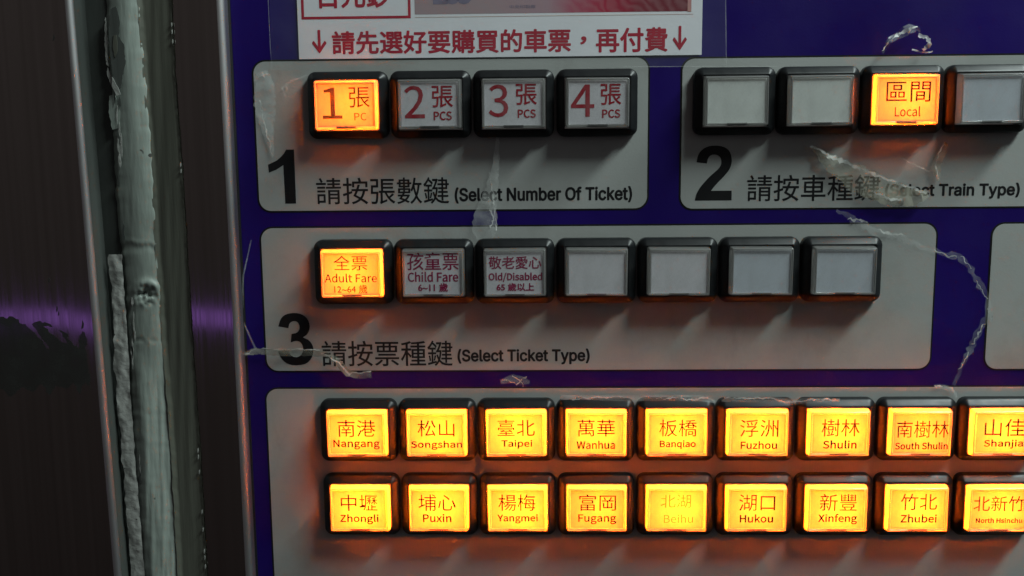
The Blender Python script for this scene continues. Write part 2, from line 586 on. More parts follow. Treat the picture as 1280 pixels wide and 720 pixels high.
def hole(k):
    return [(k[0] - panel.x + sx * 10.2, k[1] - panel.y + sy * 8.0) for sx, sy in ((-1, -1), (1, -1), (1, 1), (-1, 1))]


def rect(x0, x1, y0, y1):
    return [(x0 - panel.x, y0 - panel.y), (x1 - panel.x, y0 - panel.y), (x1 - panel.x, y1 - panel.y), (x0 - panel.x, y1 - panel.y)]


all_holes = [hole(k) for r in ROWS.values() for k in r]
fp = curve_mesh('faceplate', [rect(-118, 235, -190, 105)] + all_holes, -1.5, 0.0)
part('faceplate', fp, 'blue', panel)
SECT = [((320.5, 74.5, 809.5, 262), (1,)), ((852, 70, 1490, 258.5), (2,)), ((330, 282.5, 1166, 462), (3,)), ((341, 484.5, 1500, 850), (4, 5)),
        ((1236, 279, 1500, 460.5), ())]
plates = []
for bx, rows in SECT:
    x0, x1, y0, y1 = box_of(*bx)
    hs = [hole(k) for r in rows for k in ROWS[r]]
    cx, cy, w, h = (x0 + x1) / 2 - panel.x, (y0 + y1) / 2 - panel.y, x1 - x0, y1 - y0
    pl = part('section_plate', curve_mesh('section_plate', [rrect(cx, cy, w, h, 3.6, 8)] + hs, 0.05, 0.16), 'plate', panel)
    part('outline', curve_mesh('outline', [rrect(cx, cy, w + 1.1, h + 1.1, 4.1, 8)] + [rrect(cx, cy, w + 0.02, h + 0.02, 3.6, 8)], 0.02, 0.06), 'black_print', pl)
    plates.append(pl)

HP = 0.16
big_numeral('1', (336, 187, 369, 254.5), panel, plates[0])
lettering('chinese_heading', '請按張數鍵', (395.5, 222, 561, 255), HP, panel, plates[0], 'black_print', strike=0.05)
lettering('english_caption', '(Select Number Of Ticket)', (569, 234, 789.5, 253), HP, panel, plates[0], 'black_print', strike=0.17, font=GROTESQUE)
big_numeral('2', (869, 182, 915, 250.5), panel, plates[1])
lettering('chinese_heading', '請按車種鍵', (934, 218.5, 1100, 251), HP, panel, plates[1], 'black_print', strike=0.05)
lettering('english_caption', '(Select Train Type)', (1107, 229.5, 1274, 248), HP, panel, plates[1], 'black_print', strike=0.17, font=GROTESQUE)
big_numeral('3', (347, 391, 391.5, 456.5), panel, plates[2])
lettering('chinese_heading', '請按票種鍵', (402.5, 426, 565.5, 457.5), HP, panel, plates[2], 'black_print', strike=0.05)
lettering('english_caption', '(Select Ticket Type)', (572.5, 436.5, 736.5, 455), HP, panel, plates[2], 'black_print', strike=0.17, font=GROTESQUE)

# ------------------------------------------------------------------ push buttons
bm = bmesh.new()
st = [(0, -0.2), (0.0, 1.9), (0.05, 2.3), (0.20, 2.6), (0.42, 2.85), (1.0, 3.33), (1.55, 3.78), (1.80, 3.98), (1.98, 4.10), (2.15, 4.18), (2.3, 4.20), (2.42, 4.15), (2.45, 3.2), (2.45, -1.0)]
# rim of the bezel stays 2.4 mm wide at the sides, so the opening is 19.1 x 14.9
loft(bm, rings_of(BW, BH, 2.6, st, 8))
BEZEL = finish(bm, 'bezel', angle=50)

CW, CH = 18.9, 14.7               # cap at its base
bm = bmesh.new()
loft(bm, rings_of(CW, CH, 0.7, [(0, 0.5), (0, 4.4), (0.12, 5.2), (0.30, 6.5), (0.42, 6.85), (0.62, 7.0), (0.85, 6.95), (0.98, 6.75), (1.0, 6.2)], 3))
CAP = finish(bm, 'cap', angle=40)
WZ = 6.72
bm = bmesh.new()
bm.faces.new([bm.verts.new((x, y, WZ)) for x, y in rrect(0, 0, CW - 1.96, CH - 1.96, 0.3, 2)])
WINDOW = finish(bm, 'window', smooth=False)
bm = bmesh.new()
loft(bm, rings_of(18.4, 14.2, 0.5, [(0, 4.3), (0, -7.0)], 2), close_last=True)
HOUSING = finish(bm, 'lamp_housing', smooth=False)
LZ = 6.42
bm = bmesh.new()
bm.faces.new([bm.verts.new((x, y, LZ - 0.12)) for x, y in rrect(0, 0, 17.3, 13.1, 0.3, 2)])
DIFFUSER = finish(bm, 'diffuser', smooth=False)
bm = bmesh.new()
loft(bm, [[(x, -CH / 2 + y, z) for x, y, z in q] for q in (((-2.9, 0.42, 6.55), (2.9, 0.42, 6.55), (2.9, 0.80, 7.03), (-2.9, 0.80, 7.03)),)] +
     [[(x, -CH / 2 + y, z) for x, y, z in ((-2.9, 0.60, 6.3), (2.9, 0.60, 6.3), (2.9, 1.05, 6.9), (-2.9, 1.05, 6.9))]], True, True)
NOTCH = finish(bm, 'notch', smooth=False)


def paper_mesh(w, h, dx=0.0, dy=0.0, rot=0.0, wob=0.0, seed=0):
    """label paper, a little out of true and faintly wavy"""
    b = bmesh.new()
    nx, ny = 10, 8
    g = [[None] * (nx + 1) for _ in range(ny + 1)]
    c, s = math.cos(rot), math.sin(rot)
    for j in range(ny + 1):
        for i in range(nx + 1):
            x, y = (i / nx - 0.5) * w, (j / ny - 0.5) * h
            z = LZ + wob * noise.noise(Vector((x * 0.12 + seed, y * 0.15, seed * 1.7)))
            g[j][i] = b.verts.new((dx + c * x - s * y, dy + s * x + c * y, z))
    for j in range(ny):
        for i in range(nx):
            b.faces.new((g[j][i], g[j][i + 1], g[j + 1][i + 1], g[j + 1][i]))
    return finish(b, 'label_insert')


rng = random.Random(5)
LAMP = {}
RIM = curve_mesh('diffuser', [rrect(0, 0, 17.3, 13.1, 0.3, 2), rrect(0, 0, 15.9, 11.7, 0.2, 2)], LZ - 0.30, LZ - 0.22)


G1, G2, G3, G4 = 'ticket number buttons', 'train type buttons', 'ticket type buttons', 'station buttons'


def push_button(pos, label, group, texts=(), lit=None, paper='label', size=(16.6, 12.3), ink_name='ink_brown'):
    k = Root('push_button', pos[0], pos[1])
    props(k.o, label, 'push button', group)
    part('bezel', BEZEL, 'bezel', k)
    c = part('cap', CAP, 'cap', k)
    c.rotation_euler = (0, 0, math.radians(rng.uniform(-0.5, 0.5)))
    part('window', WINDOW, 'window', c)
    part('notch', NOTCH, 'notch', c)
    part('lamp_housing', HOUSING, 'housing', k)
    if paper == 'cool':
        dm = DIFFUSER.copy()
        dm.materials.clear()
        df = part('diffuser', dm, 'diffuser_cool', k)
    else:
        df = part('diffuser', RIM, 'diffuser', k)
    lab = df
    if paper in ('label', 'warm'):
        pm = paper_mesh(size[0], size[1], rng.uniform(-0.15, 0.15), rng.uniform(-0.12, 0.12), rng.uniform(-0.006, 0.006), 0.04, rng.random() * 50)
        lab = part('label_insert', pm, 'label_film' if lit else ('label' if paper == 'label' else 'label_warm'), k)
    for nm, body, bx, off in texts:
        if lit:
            lettering(nm, body, bx, LZ, k, lab, ink_name, min(off, 0.0), lift=0.06, strike=0.0 if group == G1 or nm == CN else (0.065 if group == G4 and off > 0 else (0.02 if group != G4 else 0.0)))
        else:
            lettering(nm, body, bx, LZ, k, lab, ink_name, lift=0.06, strike=min(off * 11, 0.085 if nm != CN else 0.05))
    if lit:
        d = LAMP.get(lit)
        if d is None:
            d = bpy.data.lights.new('bulb', 'POINT')
            d.energy = KEY_W * lit
            d.color = (1.0, 0.115, 0.002)
            d.shadow_soft_size = 0.0022
            LAMP[lit] = d
        o = bpy.data.objects.new('bulb', d)
        COL.objects.link(o)
        o.parent = k.o
        o.location = (rng.uniform(-0.0008, 0.0008), rng.uniform(-0.0006, 0.0006), -0.0012)
    return k


CN, EN, NUM = 'chinese_lettering', 'english_lettering', 'numeral'
P = ROWS[1]
push_button(P[0], 'glowing orange button lettered 1 PC above the heading 1', G1,
            [(NUM, '1', (403, 109.5, 427.5, 148.5), 0.01), (CN, '張', (436, 109, 462, 134.5), 0.004), (EN, 'PC', (443, 141, 458, 150.5), 0.01)], 0.45, ink_name='ink_orange', size=(16.9, 12.7))
push_button(P[1], 'unlit white button with a red 2, next to the glowing 1 PC button', G1,
            [(NUM, '2', (506, 107.5, 530.5, 147.5), 0.01), (CN, '張', (540, 107.5, 566, 134), 0.006), (EN, 'PCS', (542.5, 139.5, 564.5, 150), 0.015)], ink_name='ink_red', size=(16.9, 12.7))
push_button(P[2], 'unlit white button with a red 3 between buttons 2 and 4', G1,
            [(NUM, '3', (611, 106, 635, 146), 0.01), (CN, '張', (645, 105, 671, 131), 0.006), (EN, 'PCS', (647.5, 137, 669.5, 147), 0.015)], ink_name='ink_red', size=(16.9, 12.7))
push_button(P[3], 'unlit white button with a red 4 at the end of its row', G1,
            [(NUM, '4', (714, 106, 742.5, 145.5), 0.01), (CN, '張', (751, 105, 776.5, 131), 0.006), (EN, 'PCS', (753, 137, 775, 147), 0.015)], ink_name='ink_red', size=(16.9, 12.7))
P = ROWS[2]
push_button(P[0], 'blank unlit grey button directly above the large black 2', G2, paper='warm', size=(16.9, 12.8))
push_button(P[1], 'blank unlit grey button touching the glowing Local button, above train heading', G2, paper='warm', size=(16.9, 12.8))
push_button(P[2], 'glowing orange button lettered Local in the train type section', G2,
            [(CN, '區間', (1108, 102, 1163.5, 127.5), 0.004), (EN, 'Local', (1118.5, 133, 1150.5, 145.5), 0.0)], 0.62, ink_name='ink_rust', size=(16.7, 12.6))
push_button(P[3], 'blank unlit frosted button beyond the glowing Local button, cut by the photo edge', G2, paper='cool')
P = ROWS[3]
push_button(P[0], 'glowing yellow button lettered Adult Fare above the large black 3', G3,
            [(CN, '全票', (417, 319.5, 459, 338), -0.004), (EN, 'Adult Fare', (406, 342, 471, 353), 0.004), ('age_lettering', '12~64 歲', (418, 356, 459, 366.5), 0.0)], 0.70, ink_name='ink_rust', size=(16.6, 12.5))
push_button(P[1], 'unlit white button with purple Child Fare lettering', G3,
            [(CN, '孩童票', (509, 315.5, 573, 337.5), 0.01), (EN, 'Child Fare', (510, 340, 572.5, 352), 0.02), ('age_lettering', '6~11 歲', (523, 354, 559.5, 364.5), 0.015)], ink_name='ink_plum', size=(16.8, 12.6))
push_button(P[2], 'unlit white button with purple Old/Disabled lettering', G3,
            [(CN, '敬老愛心', (611, 320.5, 676.5, 336), 0.004), (EN, 'Old/Disabled', (611, 341, 677.5, 352), 0.02), ('age_lettering', '65 歲以上', (621, 354, 667.5, 363.5), 0.008)], ink_name='ink_plum', size=(16.8, 12.6))
push_button(P[3], 'blank unlit white button touching the Old/Disabled button', G3, paper='label', size=(16.8, 12.6))
push_button(P[4], 'blank unlit white button, fifth along the ticket type row, second past Old/Disabled', G3, paper='label', size=(16.8, 12.6))
push_button(P[5], 'blank frosted bluish button, second from the free end of the ticket type row', G3, paper='cool')
push_button(P[6], 'blank frosted bluish button at the free end of the ticket type row', G3, paper='cool')
UP = [('南港', (422, 525, 469, 546), 'Nangang', (417, 550, 474.5, 561.5)), ('松山', (522, 525, 568, 545.5), 'Songshan', (514, 551, 577.5, 562)),
      ('臺北', (622, 524.5, 668.5, 545), 'Taipei', (627, 550, 665, 560.5)), ('萬華', (722, 524.5, 768.5, 545.5), 'Wanhua', (721, 551, 768.5, 561)),
      ('板橋', (824, 524.5, 871, 545.5), 'Banqiao', (825, 550.5, 869.5, 561)), ('浮洲', (925, 524.5, 973, 546), 'Fuzhou', (926, 551.5, 971, 561)),
      ('樹林', (1027, 524, 1074.5, 545.5), 'Shulin', (1029, 550.5, 1070.5, 560.5)), ('南樹林', (1121, 526, 1186, 547), 'South Shulin', (1119, 553, 1184.5, 561.5)),
      ('山佳', (1231, 523.5, 1281, 545.5), 'Shanjia', (1230, 549.5, 1278.5, 560.5))]
LO = [('中壢', (426, 618.5, 471.5, 638.5), 'Zhongli', (425.5, 643, 473, 655)), ('埔心', (523, 618, 569.5, 638.5), 'Puxin', (529, 642.5, 564, 652.5)),
      ('楊梅', (623, 618, 669, 638.5), 'Yangmei', (622, 643, 672, 654)), ('富岡', (724, 618, 770, 638.5), 'Fugang', (723, 643, 770, 655)),
      ('北湖', (826, 618.5, 863.5, 634.5), 'Beihu', (830, 643, 866, 653.5)), ('湖口', (924, 618, 969, 638.5), 'Hukou', (925, 643, 966, 653)),
      ('新豐', (1025, 617.5, 1071, 638.5), 'Xinfeng', (1023, 642.5, 1071, 655)), ('竹北', (1126, 617, 1171.5, 637.5), 'Zhubei', (1126, 643, 1170.5, 653)),
      ('北新竹', (1217, 620, 1281, 639), 'North Hsinchu', (1220, 647.5, 1277.5, 653.5))]
for row, data, where in ((4, UP, 'upper'), (5, LO, 'lower')):
    for i, (cn, b1, en, b2) in enumerate(data):
        inkn = 'ink_faint' if en == 'Beihu' else ('ink_rust' if i in (4, 6, 7, 8) and row == 5 or i in (5, 6) else 'ink_brown')
        push_button(ROWS[row][i], 'glowing yellow button lettered %s in the %s station row' % (en, where), G4,
                    [(CN, cn, b1, -0.002 if en != 'Beihu' else -0.009), (EN, en, b2, 0.014 if en != 'Beihu' else -0.004)],
                    (1.0, 1.15, 1.22, 1.1, 1.25, 1.12, 1.2, 0.85, 1.15)[(i + 4 * (row - 4)) % 9], ink_name=inkn, size=(16.3, 12.1))

# ------------------------------------------------------------------ printed notice above section 1
c0, c1 = at(374, 74, 0.4), at(877, 68.5, 0.4)
NA = math.atan2(c1.y - c0.y, c1.x - c0.x)
notice = Root('notice', (c0.x + c1.x) / 2, (c0.y + c1.y) / 2 + 30, NA)
props(notice.o, 'white paper notice with red lettering and a banknote picture, taped above section 1', 'notice')
HN = 0.42
a, b = notice.loc(c0), notice.loc(c1)
sheet = part('paper', curve_mesh('paper', [[(a.x, a.y), (b.x, b.y), (b.x, a.y + 62), (a.x, a.y + 62)]], 0.25, HN), 'paper', notice)


def flat(name, px0, py0, px1, py1, z0, z1, mat, parent, root):
    p, q = root.loc(at(px0, py1, z1)), root.loc(at(px1, py0, z1))
    return part(name, curve_mesh(name, [[(p.x, p.y), (q.x, p.y), (q.x, q.y), (p.x, q.y)]], z0, z1), mat, parent)


p, q = notice.loc(at(377, 24.5, HN)), notice.loc(at(513.5, 20, HN))
part('red_frame', curve_mesh('red_frame', [rect_ for rect_ in ([(p.x, p.y), (q.x, p.y), (q.x, p.y + 34), (p.x, p.y + 34)],
                                                              [(p.x + .8, p.y + .8), (q.x - .8, p.y + .8), (q.x - .8, p.y + 33.2), (p.x + .8, p.y + 33.2)])], HN, HN + 0.03), 'red_ink', notice)
lettering('chinese_lettering', '百元鈔', (395.5, -26, 488, 9.5), HN, notice, notice.o, 'red_ink', strike=0.17)
lettering('arrow', '↓', (390.5, 38, 407.5, 66), HN, notice, notice.o, 'red_ink', strike=0.17)
lettering('chinese_lettering', '請先選好要購買的車票', (415.5, 38, 713, 66), HN, notice, notice.o, 'red_ink', strike=0.17)
lettering('comma', '，', (726, 46, 732.5, 55), HN, notice, notice.o, 'red_ink', strike=0.17)
lettering('chinese_lettering', '再付費', (745.5, 35, 834, 64.5), HN, notice, notice.o, 'red_ink', strike=0.17)
lettering('arrow', '↓', (841.5, 33, 858, 62), HN, notice, notice.o, 'red_ink', strike=0.17)
# banknote picture: pale at one end, deep red at the other
m, nt, out = new_mat('banknote_print')
bs = N(nt, 'ShaderNodeBsdfPrincipled', Roughness=0.6)
bs.inputs['Specular IOR Level'].default_value = 0.15
t = N(nt, 'ShaderNodeTexCoord')
sp_ = N(nt, 'ShaderNodeSeparateXYZ')
nz = N(nt, 'ShaderNodeTexNoise', Scale=60.0, Detail=4.0)
ad = N(nt, 'ShaderNodeMath', operation='MULTIPLY_ADD')
ad.inputs[1].default_value = 0.25
rp = N(nt, 'ShaderNodeValToRGB')
nt.links.new(t.outputs['Object'], sp_.inputs[0])
nt.links.new(t.outputs['Object'], nz.inputs['Vector'])
nt.links.new(nz.outputs['Fac'], ad.inputs[0])
sc_ = N(nt, 'ShaderNodeMath', operation='MULTIPLY_ADD')
sc_.inputs[1].default_value = 1 / 0.085
sc_.inputs[2].default_value = 0.18
nt.links.new(sp_.outputs['X'], sc_.inputs[0])
nt.links.new(sc_.outputs[0], ad.inputs[2])
nt.links.new(ad.outputs[0], rp.inputs[0])
el = rp.color_ramp.elements
el[0].position, el[0].color = 0.25, (0.36, 0.27, 0.29, 1)
el[1].position, el[1].color = 1.0, (0.12, 0.014, 0.024, 1)
for ps, cc in ((0.47, (0.38, 0.25, 0.29, 1)), (0.58, (0.40, 0.10, 0.15, 1)), (0.68, (0.38, 0.010, 0.045, 1)), (0.80, (0.22, 0.012, 0.03, 1))):
    x = el.new(ps)
    x.color = cc
wv = N(nt, 'ShaderNodeTexWave', Scale=150.0, Distortion=9.0, Detail=2.0)
wv.bands_direction = 'DIAGONAL'
nt.links.new(t.outputs['Object'], wv.inputs['Vector'])
gm = N(nt, 'ShaderNodeMix', data_type='RGBA')
gw = N(nt, 'ShaderNodeMath', operation='MULTIPLY')
gw.inputs[1].default_value = 0.22
nt.links.new(wv.outputs['Fac'], gw.inputs[0])
nt.links.new(gw.outputs[0], gm.inputs[0])
nt.links.new(rp.outputs[0], gm.inputs[6])
gm.inputs[7].default_value = (0.42, 0.26, 0.27, 1)
nt.links.new(gm.outputs[2], bs.inputs['Base Color'])
nt.links.new(bs.outputs[0], out.inputs[0])
MT['note'] = m
bn = flat('banknote_picture', 518.5, -130, 866.5, 18, HN, HN + 0.03, 'note', notice, notice)
flat('border', 518.5, 17.8, 866.5, 21.5, HN, HN + 0.035, 'note_border', bn, notice)
flat('border', 859.5, -130, 866.5, 14.5, HN + 0.03, HN + 0.06, 'note_border', bn, notice)
lettering('numeral', '100', (541, -16, 590, 5.5), HN, notice, bn, 'note_grey', 0.05, lift=0.06)
lettering('chinese_lettering', '中央印製廠', (637, 6, 669.5, 10.5), HN, notice, bn, 'note_grey', 0.0, lift=0.06)


# ------------------------------------------------------------------ steel frame, steel door, sealant joint on the left
def strip(name, mat, lines, n=26, y0=-70, y1=800, jitter=None):
    """sheet lofted down the picture: lines = functions y -> point (mm)"""
    b = bmesh.new()
    rows = []
    for j in range(n + 1):
        y = y0 + (y1 - y0) * j / n
        rows.append([b.verts.new(f(y)) for f in lines])
    for r, s in zip(rows, rows[1:]):
        for i in range(len(lines) - 1):
            b.faces.new((r[i], r[i + 1], s[i + 1], s[i]))
    return b


def line(xa, xb, h, off=(0, 0)):
    """a straight edge through pixel (xa, 0) and (xb, 720) on plane h, moved by off (x, h) in mm"""
    p, q = at(xa, 0, h), at(xb, 720, h)
    def f(y):
        w = p.lerp(q, y / 720.0)
        return (w.x + off[0], w.y, w.z + off[1])
    return f


def shifted(fs, x, y, h=0.0):
    return [(lambda yy, g=g: (g(yy)[0] - x, g(yy)[1] - y, g(yy)[2] - h)) for g in fs]


# steel frame strip beside the blue panel, with a rolled edge
HB, RB = 5.0, 2.0
c = at(270, 360)
fr = Root('steel_frame', c.x, c.y)
props(fr.o, 'narrow vertical stainless steel frame strip between the grey sealant and the blue panel', 'frame')
edge = [line(272, 307, HB)]
arc = [line(279, 315, HB, (-RB + RB * math.sin(math.radians(t_)), -RB + RB * math.cos(math.radians(t_)))) for t_ in (0, 12, 25, 38, 51, 64, 77, 90)]
prof = [line(150, 190, HB)] + [line(214, 250, HB)] + arc + [line(279, 315, HB, (0, -HB - 1))]
b_ = strip('f', 'steel', shifted(prof, c.x, c.y))
me = finish(b_, 'face', angle=60)
me.materials.append(MT['steel'])
me.materials.append(MT['steel_edge'])
for p_ in me.polygons:
    p_.material_index = 1 if p_.index % (len(prof) - 1) >= 2 else 0
part('face', me, None, fr)
prof = [line(279, 315, HB, (0.06, -HB)), line(279, 315, HB, (0.06, -HB + 0.7)), line(279, 315, HB, (0.55, -HB + 0.35)), line(279, 315, HB, (0.6, -HB))]
part('edge_trim', finish(strip('t', 'flake', shifted(prof, c.x, c.y), n=60), 'edge_trim'), 'black_print', fr)

# steel door at the far left, further out, edge rounded
HA, RA = 13.0, 1.9
c = at(40, 360)
dr = Root('steel_door', c.x, c.y)
props(dr.o, 'wide dark stainless steel door panel with a black grease smear and purple reflection', 'door panel')
arc = [line(89, 150, HA, (-RA + RA * math.sin(math.radians(t_)), -RA + RA * math.cos(math.radians(t_)))) for t_ in (0, 12, 25, 38, 51, 64, 77, 90)]
prof = [line(-160, -100, HA), line(-40, 10, HA), line(50, 100, HA)] + arc + [line(89, 150, HA, (0.0, -HA + 6)), line(89, 150, HA, (0.1, -HA - 1))]
me = finish(strip('d', 'steel', shifted(prof, c.x, c.y)), 'face', angle=60)
for m_ in ('steel', 'steel_edge', 'gap'):
    me.materials.append(MT[m_])
for p_ in me.polygons:
    q_ = p_.index % (len(prof) - 1)
    p_.material_index = 0 if q_ < 3 else (1 if q_ < 9 else 2)
part('face', me, None, dr)


def blob(name, pts, root, h, thick=0.12, jag=0.0, seed=1, sub=4, amp=0.0):
    """a thin patch with a ragged outline (pixels) lying on plane h"""
    r = random.Random(seed)
    out_ = []
    for i, (x, y) in enumerate(pts):
        x2, y2 = pts[(i + 1) % len(pts)]
        L = math.hypot(x2 - x, y2 - y)
        k = max(1, int(L / 3.0)) if jag else 1
        for j in range(k):
            t_ = j / k
            px, py = x + (x2 - x) * t_, y + (y2 - y) * t_
            if jag and j:
                px += r.uniform(-jag, jag)
                py += r.uniform(-jag, jag)
            out_.append(root.loc(at(px, py, h)))
    return curve_mesh(name, [[(p.x, p.y) for p in out_]], h - root.h - thick / 2, h - root.h + thick)


smear = blob('grease_smear', [(-120, 398), (0, 396), (18, 397), (33, 407), (45, 418), (55, 430), (62, 437), (52, 422), (40, 405), (46, 402), (60, 404), (66, 409), (54, 408), (64, 417), (75, 426), (84, 430), (74, 412),
                              (82, 416), (90, 428), (98, 436), (99, 424), (103, 414), (107, 420), (108, 440), (112, 470), (114, 488), (106, 476), (100, 493), (92, 478), (84, 486), (70, 482), (62, 494), (52, 480), (40, 490), (30, 484), (14, 496), (0, 486), (-120, 500)], dr, HA, 0.02, 1.6, 3)
part('grease_smear', smear, 'soot', dr)
for px, py, s_ in ((67, 47, 3), (61, 350, 2.5), (71, 386, 3), (73, 392, 2.2), (103, 406, 4)):
    part('scratch', blob('scratch', [(px, py - s_ * 1.6), (px + s_ * .5, py - s_ * .3), (px + s_ * .3, py + s_), (px - s_ * .4, py + s_ * 1.4), (px - s_ * .2, py)], dr, HA, 0.05, 0, 1), 'soot', dr)

# dark channel between door and frame
c = at(160, 360)
prof = [line(40, 100, 3.0), line(108, 156, 4.0), line(130, 166, 4.8), line(142, 178, 4.6), line(200, 230, 2.0)]
ch = solo('joint_channel', finish(strip('g', 'gap', shifted(prof, c.x, c.y)), 'joint_channel'), 'gap', c.x, c.y)
props(ch, 'dark greenish channel between the steel door edge and the pale sealant', 'channel', kind=None)


def lerp_pts(tab, y):
    if y <= tab[0][0]: return tab[0][1]
    for (ya, xa), (yb, xb) in zip(tab, tab[1:]):
        if y <= yb: return xa + (xb - xa) * (y - ya) / (yb - ya)
    return tab[-1][1]


def field(name, left, right, hfun, root, y0=-60, y1=790, nu=28, nv=340, jag=1.0, seed=0):
    """sealant laid along the joint: a height field between two ragged pixel edges"""
    b = bmesh.new()
    rows = []
    for j in range(nv + 1):
        y = y0 + (y1 - y0) * j / nv
        xl = lerp_pts(left, y) + jag * (noise.noise(Vector((y * 0.06, seed, 3.1))) * 2.5 + noise.noise(Vector((y * 0.14, seed, 9.1))) * 1.2)
        xr = lerp_pts(right, y) + jag * (noise.noise(Vector((y * 0.05, seed + 5, 1.1))) * 1.6 + noise.noise(Vector((y * 0.13, seed + 5, 4.1))) * 0.7)
        row = []
        for i in range(nu + 1):
            u = i / nu
            px = xl + (xr - xl) * u
            h = hfun(u, px, y)
            row.append(b.verts.new(root.loc(at(px, y, h))))
        rows.append(row)
    for r, s in zip(rows, rows[1:]):
        for i in range(nu):
            b.faces.new((r[i], r[i + 1], s[i + 1], s[i]))
    return finish(b, name, angle=70)


c = at(185, 360)
sl = Root('sealant_joint', c.x, c.y)
props(sl.o, 'pale green grey strip of cracked sealant peeling along the vertical steel joint', 'sealant')


def nz2(x, y, s, k=1.0):
    return noise.noise(Vector((x * s, y * s * k, 7.7)))


def bead_h(u, px, y):
    base = 5.4 + 1.9 * math.sin(math.pi * min(1, u * 1.02)) ** 0.7
    base -= 2.6 * max(0, (0.08 - u) / 0.08) ** 1.5
    base -= 1.6 * max(0, (u - 0.93) / 0.07)
    base += 0.22 * nz2(px, y, 0.05, 0.10) + 0.07 * nz2(px, y, 0.3, 0.08)
    yw = y + 5 * nz2(px, 0, 0.06) + 2.5 * nz2(px, 50, 0.2)
    base += 0.18 * math.exp(-((yw - 303 - 0.08 * (px - 170)) / 3.0) ** 2) - 0.30 * math.exp(-((yw - 310) / 5.0) ** 2) * (0.2 + u)
    d = math.hypot(px - 183, (y - 369))
    base += 0.5 * math.exp(-((d - 15) / 5.0) ** 2) * (1 + (369 - y) / 20) - (0.9 - 3.4 * nz2(px, y, 0.17)) * math.exp(-(d / 10.0) ** 2)
    base -= (0.22 + 0.5 * nz2(px, 9, 0.09)) * math.exp(-((y - 425 + 3 * nz2(px, 30, 0.08)) / 2.4) ** 2)
    if y > 440:                       # a proud roll down the near side, gouges beside it
        k = min(1, (y - 440) / 40)
        base += k * (0.9 * math.exp(-((u - 0.30) / 0.16) ** 2) - 1.5 * max(0, u - 0.50) + 0.32 * nz2(px, y, 0.16, 0.10) * (u > 0.45) + 0.25 * nz2(px, y, 0.35, 0.05))
    return base


part('bead', field('bead', [(-60, 129), (0, 131), (60, 133), (110, 138), (200, 141), (280, 146), (330, 152), (400, 156), (470, 159), (600, 165), (720, 173), (790, 177)],
                   [(-60, 174), (0, 177), (100, 185), (200, 193), (300, 198), (420, 207), (560, 219), (720, 229), (790, 234)], bead_h, sl, seed=2), 'sealant', sl)


def smear_h(u, px, y):
    return 5.05 + 0.5 * math.exp(-((u - 0.985) / 0.02) ** 2) * (1 + nz2(px, y, 0.5)) + 0.9 * max(0, 1 - u * 6) + 0.22 * nz2(px, y, 0.12, 0.06) + 0.25


part('thin_film', field('thin_film', [(-60, 168), (0, 171), (100, 179), (200, 187), (300, 193), (420, 202), (560, 213), (720, 222), (790, 226)],
                        [(-60, 211), (0, 214), (100, 219), (200, 227), (300, 233), (420, 240), (560, 250), (720, 259), (790, 263)], smear_h, sl, seed=11, jag=0.55), 'smear', sl)
for k_, yy in enumerate((31, 40, 52, 206, 214, 563, 571, 590, 640, 662, 689, 697, 708)):
    xx = lerp_pts([(0, 214), (200, 227), (420, 240), (720, 259)], yy)
    part('bead_drip', blob('bead_drip', [(xx - 2.2, yy - 2), (xx - 1.2, yy - 3), (xx - .8, yy + 1), (xx - 1.2, yy + 3), (xx - 2.0, yy + 2)], sl, 5.9, 0.15, 0.3, 70 + k_), 'flake', sl)


def flake_h(u, px, y):
    return 7.5 + 0.15 * math.sin(math.pi * u) ** 0.5 + 0.6 * nz2(px, y, 0.07, 0.5) + 0.3 * nz2(px, y, 0.25, 0.5)


part('peeling_flake', field('peeling_flake', [(330, 136), (360, 139), (420, 143), (450, 142), (520, 148), (600, 155), (680, 161), (790, 169)],
                            [(330, 153), (360, 155), (420, 159), (450, 161), (520, 165), (600, 171), (680, 178), (790, 185)], flake_h, sl, y0=318, y1=790, nu=8, nv=220, jag=1.1, seed=21), 'flake', sl)
for k_, pts in enumerate(([(136, 256), (139, 263), (142, 285), (140, 297), (134, 294), (131, 280), (133, 268)], [(127, 275), (131, 280), (130, 296), (126, 290)], [(124, 306), (128, 310), (127, 318), (124, 314)],
                          [(140, 312), (145, 318), (147, 336), (146, 342), (139, 330), (137, 320)], [(119, 294), (121, 300), (119, 299)], [(132, 22), (134, 40), (135, 75), (137, 84), (133, 80), (131, 50)],
                          [(135, 84), (142, 100), (148, 110), (147, 117), (139, 106), (134, 92)], [(137, 120), (144, 118), (151, 142), (150, 160), (141, 162), (136, 140)])):
    part('peeling_flake', blob('peeling_flake', pts, sl, 6.6 if k_ > 4 else 3.5, 0.25, 0.7, 30 + k_), 'flake' if k_ < 7 else 'sealant', sl)


part('bare_patch', blob('bare_patch', [(138, 12), (145, 8), (150, 28), (148, 45), (155, 55), (157, 80), (153, 95), (151, 110), (146, 113), (141, 97), (138, 70), (136, 40)], sl, 7.6, 0.10, 0.8, 91), 'gap', sl)
part('peeling_flake', blob('peeling_flake', [(142, 44), (146, 44), (147, 62), (144, 72), (141, 58)], sl, 7.8, 0.12, 0.5, 92), 'smear', sl)
part('peeling_flake', blob('peeling_flake', [(140, 96), (148, 110), (151, 118), (146, 120), (140, 108)], sl, 7.9, 0.2, 0.5, 93), 'flake', sl)


